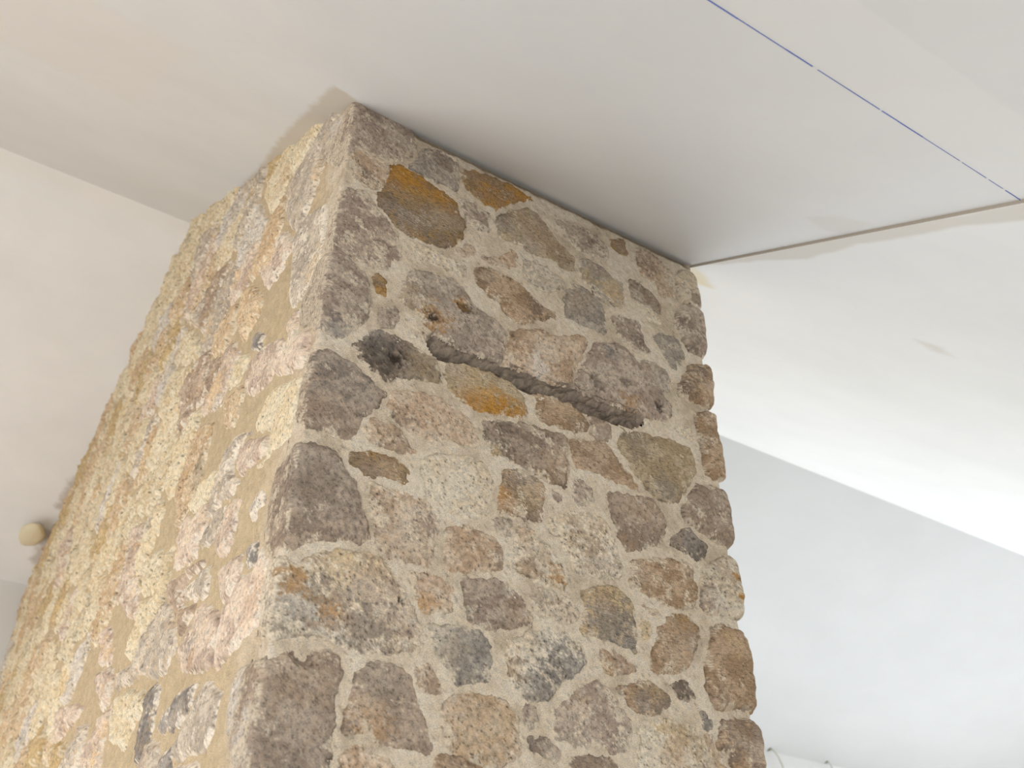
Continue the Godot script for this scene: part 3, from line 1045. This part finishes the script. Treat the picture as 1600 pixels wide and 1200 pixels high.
	cut_stone("R", 0.10, 16, [5, -1113, 30, -1107, 71, -1110, 105, -1143, 131, -1181, 151, -1232, 172, -1289, 123, -1299, 75, -1310, 38, -1323, 18, -1353, -73, -1335, -149, -1263, -148, -1159, -130, -1112, -31, -1107], [["X", 50, -1169, 145, 0.30]])
	cut_stone("C", 0.60, 10, [282, -1051, 338, -1027, 439, -1009, 465, -1061, 455, -1140, 370, -1170, 312, -1148, 286, -1111], [])
	cut_stone("T", 0.45, 8, [166, -1158, 219, -1154, 292, -1150, 317, -1170, 327, -1207, 316, -1279, 310, -1310, 269, -1306, 218, -1309, 197, -1297, 182, -1242, 170, -1196], [["C", 294, -1232, 63, 0.60], ["M", 316, -1210, 39, 0.80], ["R", 237, -1278, 73, 0.35], ["R", 185, -1196, 24, 0.50]])
	cut_stone("T", 0.30, 8, [356, -1214, 390, -1191, 445, -1191, 487, -1211, 494, -1230, 491, -1266, 447, -1281, 361, -1304, 354, -1268], [["B", 430, -1262, 87, 0.45], ["R", 487, -1247, 24, 0.80]])
	cut_stone("R", 0.40, 12, [440, -897, 490, -875, 555, -864, 621, -859, 676, -859, 678, -906, 677, -962, 670, -1001, 628, -1000, 591, -994, 546, -982, 500, -976, 468, -978, 450, -949], [["D", 467, -942, 48, 0.70], ["D", 508, -895, 39, 0.50], ["D", 583, -920, 53, 0.35], ["Y", 468, -975, 24, 0.60], ["B", 648, -962, 58, 0.50]])
	cut_stone("B", 0.35, 9, [496, -1017, 537, -999, 573, -1005, 608, -1021, 604, -1060, 597, -1122, 555, -1118, 511, -1123, 485, -1127, 490, -1076], [["D", 519, -1040, 39, 0.50], ["E", 493, -1083, 24, 0.60], ["D", 590, -1109, 48, 0.70], ["G", 555, -1011, 44, 0.60], ["V", 564, -1069, 34, 0.50]])
	cut_stone("B", 0.25, 7, [590, -758, 637, -745, 697, -752, 743, -775, 744, -809, 695, -827, 645, -831, 593, -831], [["Y", 682, -768, 34, 0.50], ["R", 721, -809, 39, 0.50]])
	cut_stone("R", 0.15, 6, [762, -762, 821, -757, 815, -819, 782, -821, 762, -808], [])
	cut_stone("B", 0.12, 9, [699, -858, 781, -835, 816, -839, 850, -880, 883, -907, 903, -926, 867, -931, 806, -933, 746, -930, 707, -928, 698, -889], [["R", 758, -878, 97, 0.40]])
	cut_stone("V", 0.20, 11, [848, -767, 924, -754, 1013, -743, 1093, -742, 1112, -777, 1107, -814, 1064, -884, 1030, -927, 992, -945, 951, -929, 912, -894, 883, -865, 853, -835], [["X", 910, -785, 58, 0.40], ["X", 996, -905, 48, 0.50], ["V", 985, -800, 73, 0.30]])
	cut_stone("T", 0.30, 28, [519, -579, 589, -547, 651, -542, 749, -499, 757, -514, 730, -581, 707, -634, 689, -688, 638, -704, 574, -699, 485, -699, 490, -665, 515, -619], [["B", 555, -591, 73, 0.50], ["B", 676, -636, 73, 0.40], ["L", 594, -670, 34, 0.60], ["L", 615, -608, 34, 0.40]])
	cut_stone("M", 0.15, 28, [787, -512, 845, -480, 894, -481, 944, -518, 998, -560, 1049, -629, 1034, -656, 974, -689, 918, -689, 831, -695, 736, -696, 710, -686, 740, -609], [["M", 894, -579, 145, 0.30], ["X", 831, -527, 24, 0.70], ["K", 881, -607, 19, 0.50], ["K", 780, -647, 24, 0.50], ["K", 997, -642, 17, 0.80], ["E", 897, -687, 44, 0.35]])
	cut_stone("G", 0.35, 6, [946, -501, 994, -481, 1045, -495, 1044, -564, 1013, -569, 965, -539], [["T", 980, -510, 34, 0.50]])
	cut_stone("B", 0.30, 24, [1104, -499, 1145, -430, 1360, -385, 1360, -435, 1360, -466, 1360, -554, 1164, -562, 1073, -564], [["D", 1164, -469, 39, 0.70], ["D", 1107, -534, 34, 0.70], ["T", 1205, -500, 34, 0.50]])
	cut_stone("B", 0.35, 22, [1140, -599, 1360, -589, 1360, -589, 1360, -655, 1360, -789, 1150, -816, 1145, -734, 1137, -673], [["D", 1165, -607, 24, 0.50], ["R", 1157, -698, 34, 0.40]])
	cut_stone("C", 0.60, 4, [1042, -686, 1114, -670, 1109, -709, 1063, -710], [])
	cut_stone("R", 0.20, 12, [803, -976, 864, -966, 942, -955, 971, -980, 979, -1009, 966, -1067, 905, -1094, 853, -1122, 834, -1105, 813, -1040], [["D", 906, -1076, 63, 0.40], ["T", 903, -991, 73, 0.40], ["B", 844, -1107, 34, 0.50]])
	cut_stone("R", 0.40, 24, [1118, -850, 1360, -838, 1360, -890, 1360, -964, 1360, -1000, 1147, -1013, 1095, -990, 1046, -976, 1050, -950, 1077, -903], [["R", 1130, -892, 73, 0.40]])
	cut_stone("D", 0.15, 8, [1006, -1043, 1060, -1004, 1115, -1031, 1108, -1055, 1075, -1091, 1046, -1069, 1002, -1063], [["X", 1078, -1032, 58, 0.50]])
	cut_stone("C", 0.45, 24, [1098, -1108, 1174, -1055, 1360, -1032, 1360, -1071, 1360, -1181, 1360, -1217, 1148, -1218, 1078, -1226, 1085, -1173], [["M", 1093, -1188, 34, 0.70], ["E", 1191, -1111, 15, 0.90], ["E", 1205, -1161, 15, 0.90], ["M", 1143, -1114, 48, 0.40]])
	cut_stone("B", 0.50, 10, [860, -1154, 932, -1126, 988, -1111, 1058, -1105, 1064, -1156, 1054, -1218, 1005, -1235, 942, -1229, 893, -1221, 856, -1209], [["R", 868, -1178, 39, 0.60], ["R", 1052, -1120, 24, 0.80], ["B", 975, -1192, 63, 0.50]])
	cut_stone("C", 0.55, 9, [630, -1100, 711, -1062, 783, -1055, 806, -1092, 830, -1162, 822, -1198, 751, -1212, 696, -1215, 662, -1159, 626, -1130], [["M", 762, -1189, 82, 0.75], ["M", 700, -1105, 24, 0.70], ["T", 759, -1062, 44, 0.60], ["V", 718, -1134, 73, 0.30]])
	cut_stone("M", 0.40, 4, [637, -1029, 660, -1031, 656, -1044, 639, -1049], [])
	cut_stone("M", 0.60, 5, [695, -983, 725, -965, 753, -983, 752, -1014, 712, -1035, 694, -1029], [])
	cut_stone("C", 0.35, 8, [537, -1153, 567, -1144, 611, -1173, 652, -1202, 668, -1254, 659, -1266, 627, -1273, 550, -1264, 516, -1266, 529, -1204], [["E", 638, -1256, 34, 0.70], ["B", 563, -1258, 39, 0.70], ["M", 598, -1217, 58, 0.35], ["T", 546, -1167, 34, 0.70]])
	cut_stone("M", 0.65, 4, [469, -1152, 511, -1139, 517, -1167, 495, -1186, 473, -1172], [])
	cut_stone("C", 0.40, 16, [41, -1364, 73, -1347, 113, -1330, 197, -1321, 228, -1346, 257, -1381, 285, -1416, 305, -1452, 305, -1492, 243, -1512, 165, -1525, 123, -1506, 69, -1512, 29, -1517, 8, -1533, -61, -1500, -82, -1421, -62, -1360, 30, -1385], [["Y", 160, -1378, 169, 0.75], ["T", 218, -1391, 97, 0.60], ["X", 50, -1465, 97, 0.65], ["E", 115, -1463, 39, 0.70], ["M", 231, -1456, 121, 0.60], ["X", 171, -1482, 73, 0.50], ["E", 24, -1420, 34, 0.50], ["K", 256, -1403, 10, 0.90]])
	cut_stone("T", 0.40, 7, [267, -1336, 308, -1328, 373, -1337, 376, -1387, 361, -1404, 306, -1406, 289, -1373], [["E", 313, -1395, 39, 0.35]])
	cut_stone("M", 0.25, 9, [397, -1319, 456, -1301, 505, -1304, 547, -1331, 575, -1372, 522, -1395, 475, -1409, 420, -1408, 411, -1371], [["B", 530, -1372, 53, 0.50], ["R", 441, -1335, 73, 0.50], ["D", 522, -1392, 39, 0.40]])
	cut_stone("C", 0.45, 7, [567, -1306, 609, -1288, 658, -1296, 696, -1310, 695, -1340, 651, -1354, 588, -1351], [["M", 606, -1293, 58, 0.50], ["T", 666, -1332, 48, 0.50]])
	cut_stone("Y", 0.20, 9, [713, -1262, 797, -1232, 855, -1258, 859, -1326, 855, -1381, 825, -1367, 762, -1363, 703, -1364, 720, -1304], [["X", 800, -1332, 82, 0.75], ["X", 843, -1368, 44, 0.60], ["B", 776, -1267, 34, 0.50], ["G", 843, -1250, 34, 0.40]])
	cut_stone("T", 0.30, 3, [890, -1255, 932, -1261, 927, -1272, 902, -1271], [])
	cut_stone("C", 0.30, 4, [878, -1290, 910, -1294, 907, -1326, 886, -1343], [["Y", 890, -1319, 24, 0.70]])
	cut_stone("B", 0.30, 10, [978, -1261, 1023, -1256, 1051, -1269, 1052, -1306, 1025, -1360, 1002, -1388, 952, -1406, 904, -1411, 913, -1356, 933, -1309], [["O", 996, -1278, 58, 0.50], ["M", 1035, -1318, 39, 0.60], ["T", 971, -1324, 53, 0.50]])
	cut_stone("B", 0.25, 24, [1111, -1255, 1360, -1249, 1360, -1285, 1360, -1385, 1360, -1446, 1132, -1450, 1084, -1466, 1061, -1422, 1068, -1366, 1093, -1305], [["Y", 1156, -1300, 34, 0.50], ["R", 1093, -1446, 34, 0.50]])
	cut_stone("T", 0.35, 6, [760, -1394, 796, -1393, 857, -1418, 811, -1437, 761, -1440], [["E", 775, -1435, 24, 0.40], ["R", 803, -1418, 48, 0.40]])
	cut_stone("C", 0.40, 10, [515, -1433, 563, -1400, 656, -1379, 698, -1395, 716, -1432, 682, -1464, 639, -1493, 619, -1529, 563, -1542, 527, -1519, 515, -1481], [["X", 659, -1458, 63, 0.90], ["X", 587, -1528, 73, 0.80], ["X", 604, -1406, 34, 0.40], ["B", 523, -1479, 34, 0.50]])
	cut_stone("G", 0.30, 9, [320, -1438, 375, -1429, 428, -1424, 467, -1443, 469, -1504, 454, -1527, 395, -1539, 372, -1517, 348, -1489], [["X", 437, -1470, 73, 0.60], ["C", 347, -1463, 58, 0.40]])
	cut_stone("R", 0.25, 11, [180, -1563, 212, -1544, 259, -1537, 284, -1551, 305, -1588, 322, -1628, 326, -1648, 352, -1668, 333, -1688, 285, -1682, 245, -1679, 205, -1669, 167, -1679, 165, -1641, 174, -1601], [["T", 188, -1634, 48, 0.60], ["E", 216, -1653, 44, 0.30], ["G", 221, -1567, 58, 0.40]])
	cut_stone("T", 0.30, 6, [301, -1534, 328, -1516, 348, -1551, 353, -1569, 318, -1573], [["R", 328, -1552, 34, 0.40]])
	cut_stone("T", 0.35, 10, [362, -1602, 389, -1572, 448, -1557, 501, -1558, 532, -1584, 543, -1621, 537, -1659, 510, -1682, 438, -1687, 387, -1671, 364, -1639], [["Y", 464, -1609, 97, 0.40], ["B", 434, -1577, 48, 0.40]])
	cut_stone("R", 0.20, 22, [28, -1573, 44, -1557, 76, -1560, 111, -1536, 142, -1549, 143, -1583, 137, -1614, 140, -1660, 139, -1706, 140, -1777, 11, -1796, -43, -1772, -116, -1712, -150, -1646, -161, -1582, -124, -1555, 11, -1580], [["L", -116, -1567, 50, 0.90], ["L", -128, -1634, 46, 0.80], ["L", -38, -1670, 27, 0.80], ["L", -64, -1730, 46, 0.60], ["X", 107, -1695, 145, 0.25], ["K", 61, -1561, 22, 0.70], ["T", 63, -1599, 97, 0.35]])
	cut_stone("M", 0.45, 10, [694, -1500, 738, -1474, 781, -1484, 805, -1522, 829, -1545, 816, -1604, 781, -1614, 731, -1605, 665, -1620, 629, -1602, 634, -1562, 660, -1528], [["D", 666, -1600, 48, 0.40], ["R", 763, -1487, 48, 0.40], ["T", 693, -1528, 29, 0.50]])
	cut_stone("B", 0.20, 9, [803, -1468, 877, -1443, 910, -1452, 945, -1467, 947, -1481, 914, -1505, 853, -1518, 824, -1500], [["X", 873, -1488, 29, 0.60], ["X", 925, -1485, 34, 0.60], ["V", 909, -1459, 34, 0.50]])
	cut_stone("D", 0.35, 6, [958, -1435, 1003, -1417, 1024, -1447, 1002, -1466, 975, -1457], [])
	cut_stone("G", 0.30, 4, [1042, -1489, 1061, -1485, 1067, -1513, 1052, -1523], [["X", 1053, -1506, 19, 0.70]])
	cut_stone("B", 0.35, 22, [1099, -1498, 1168, -1478, 1360, -1502, 1360, -1625, 1137, -1634, 1111, -1582, 1081, -1552], [["D", 1132, -1514, 63, 0.60], ["M", 1195, -1555, 58, 0.70], ["D", 1095, -1556, 34, 0.50]])
	cut_stone("C", 0.45, 9, [856, -1540, 943, -1521, 1004, -1524, 1039, -1551, 1042, -1661, 860, -1687, 837, -1605], [["Y", 947, -1539, 48, 0.80], ["V", 1011, -1549, 73, 0.60], ["T", 959, -1592, 58, 0.50]])
	cut_stone("M", 0.30, 5, [555, -1563, 579, -1559, 588, -1581, 566, -1598], [])
	cut_stone("M", 0.25, 6, [566, -1623, 609, -1622, 641, -1639, 632, -1653, 573, -1644], [["D", 586, -1637, 29, 0.60]])
	cut_stone("R", 0.25, 8, [667, -1651, 713, -1631, 780, -1637, 796, -1690, 656, -1709], [])
	cut_stone("T", 0.40, 7, [166, -1721, 195, -1702, 261, -1715, 311, -1758, 161, -1779], [["B", 197, -1719, 48, 0.40]])
	cut_stone("B", 0.30, 7, [363, -1689, 416, -1681, 455, -1697, 446, -1739, 354, -1752], [["D", 395, -1694, 39, 0.40]])


# stones of the long side next to the corner
func lay_side() -> void:
	cut_stone("G", 0.25, 14, [-1024, -1122, -939, -1115, -790, -1232, -710, -1309, -779, -1361, -921, -1334, -1054, -1280, -1304, -1256, -1376, -1177, -1156, -1217, -1126, -1152], [])
	cut_stone("M", 0.25, 12, [-670, -1347, -658, -1327, -556, -1258, -365, -1359, -347, -1489, -630, -1406], [["X", -542, -1373, 46, 0.50], ["B", -513, -1413, 31, 0.60]])
	cut_stone("X", 0.35, 10, [-896, -1367, -794, -1392, -775, -1487, -810, -1565, -878, -1563, -923, -1440], [])
	cut_stone("X", 0.35, 14, [-644, -1492, -580, -1466, -455, -1484, -457, -1530, -511, -1550, -651, -1551, -716, -1518], [])
	cut_stone("G", 0.30, 13, [-421, -1526, -367, -1504, -262, -1571, -265, -1633, -292, -1666, -513, -1633, -510, -1598], [])
	cut_stone("X", 0.25, 10, [-639, -1601, -548, -1595, -520, -1668, -619, -1646], [])
	cut_stone("M", 0.30, 12, [-2394, -1014, -1959, -1111, -1830, -1162, -2017, -1183, -2234, -1183], [])
	cut_stone("M", 0.30, 10, [-1859, -880, -1693, -920, -1515, -1108, -1738, -1045], [])
	cut_stone("M", 0.40, 12, [-1751, -1073, -1480, -1129, -1394, -1259, -1478, -1264], [])
	cut_stone("C", 0.40, 14, [-1373, -871, -1081, -987, -1102, -1019, -1302, -959], [])
	cut_stone("C", 0.50, 14, [-1285, -1277, -1111, -1309, -959, -1360, -906, -1405, -975, -1426, -1024, -1495, -1239, -1400], [])
	cut_stone("M", 0.40, 12, [-466, -1215, -304, -1238, -271, -1281, -309, -1334, -386, -1321], [])
	cut_stone("M", 0.25, 12, [-547, -1110, -479, -1027, -379, -1057, -378, -1129, -415, -1193, -496, -1159], [])
	cut_stone("G", 0.30, 14, [-701, -1058, -579, -1000, -505, -1022, -550, -1096], [["X", -631, -1004, 38, 0.50]])
	cut_stone("C", 0.40, 14, [-937, -833, -825, -799, -673, -828, -632, -902, -821, -889], [])
	cut_stone("M", 0.30, 12, [-505, -864, -439, -865, -246, -960, -235, -1004, -429, -972, -497, -909], [])
	cut_stone("G", 0.45, 10, [-287, -1136, -226, -1111, -198, -1132, -193, -1161, -261, -1174], [["X", -224, -1125, 31, 0.60]])
	cut_stone("X", 0.35, 10, [-252, -1253, -216, -1247, -174, -1273, -176, -1312, -234, -1300], [])
	cut_stone("C", 0.60, 16, [-1360, -861, -1232, -837, -1122, -888, -1100, -988, -1279, -962], [])
	cut_stone("C", 0.40, 12, [-1955, -433, -1728, -485, -1654, -535, -1727, -556, -1925, -498], [])
	cut_stone("G", 0.45, 12, [-751, -1147, -629, -1161, -559, -1163, -510, -1233, -530, -1255, -723, -1189], [])
	cut_stone("M", 0.30, 14, [-548, -645, -542, -549, -427, -569, -287, -635, -235, -693, -281, -728, -326, -746, -461, -716], [])
	cut_stone("R", 0.35, 12, [-1071, -332, -1101, -201, -1002, -228, -906, -304, -903, -354, -1011, -348], [])
	cut_stone("X", 0.30, 9, [-582, -440, -539, -434, -471, -510, -495, -532, -569, -490], [])
	cut_stone("C", 0.60, 14, [-1819, 273, -1764, 372, -1642, 339, -1385, 114, -1297, -32, -1555, 90], [])
	cut_stone("G", 0.30, 10, [-911, -501, -837, -476, -812, -513, -864, -522], [])
	cut_stone("T", 0.40, 13, [-754, -568, -600, -578, -552, -658, -590, -733, -695, -680], [])
	cut_stone("C", 0.40, 14, [-770, -496, -726, -440, -626, -458, -557, -517, -665, -551, -746, -519], [])


# ---------------------------------------------------------------- small things

func build_small_things() -> void:
	cable("thin pale cable curving down from a hole high on the back wall, nearest the chimney", [[6.80, 4.487, -5.30], [6.815, 4.47, -5.262], [6.845, 4.43, -5.25], [6.875, 4.385, -5.25], [6.90, 4.33, -5.25], [6.912, 4.25, -5.25], [6.91, 4.12, -5.25], [6.89, 3.98, -5.25], [6.875, 3.86, -5.25]], 0.0085)
	cable("thinner white cable hanging straight from a second hole high on the back wall", [[7.575, 4.487, -5.30], [7.58, 4.47, -5.265], [7.59, 4.43, -5.25], [7.592, 4.3, -5.25], [7.585, 4.12, -5.25], [7.59, 3.95, -5.25], [7.595, 3.82, -5.25]], 0.006)
	var v := PackedVector3Array()
	var idx := PackedInt32Array()
	for j in 13:
		for i in 20:
			var th := PI * j / 12.0
			var ph := TAU * i / 19.0
			var n := Vector3(sin(th) * cos(ph), cos(th), sin(th) * sin(ph))
			var r := 1.0 + 0.18 * n_mid.get_noise_3d(n.x, n.y, n.z)
			v.append(Vector3(n.x * 0.075, n.y * 0.042, n.z * 0.16) * r)
	for j in 12:
		for i in 19:
			var a := j * 20 + i
			idx.append_array(PackedInt32Array([a, a + 1, a + 20, a + 20, a + 1, a + 21]))
	var foam := shape_node("foam_dab", commit(v, idx), mats.foam, self)
	foam.position = Vector3(-0.118, ceiling_height(-4.8) - 0.055, -4.8)
	tag(foam, "small pale yellow dab of filler foam between the chimney's far edge and the sloped ceiling", "foam")


func cable(label: String, path: Array, r: float) -> void:
	var at := Vector3(path[-1][0], path[-1][1], path[-1][2])
	var o: Node3D = tag(group_node("cable"), label, "cable", "")
	o.position = at
	var pts := PackedVector3Array()
	var curve := Curve3D.new()
	for i in path.size():
		var p := Vector3(path[i][0], path[i][1], path[i][2]) - at
		var q: Array = path[mini(i + 1, path.size() - 1)]
		var b: Array = path[maxi(i - 1, 0)]
		var t := (Vector3(q[0], q[1], q[2]) - Vector3(b[0], b[1], b[2])) / 6.0
		curve.add_point(p, -t, t)
	curve.bake_interval = 0.012
	pts = curve.get_baked_points()
	shape_node("sheath", tube(pts, r, 10), mats.cable_sheath, o)
	var ring := PackedVector3Array()
	for k in 5:
		ring.append(pts[0] + Vector3(0, 0, -0.02 + 0.012 * k))
	shape_node("grommet", tube(ring, r + 0.008, 14), mats.hole_dark, o)
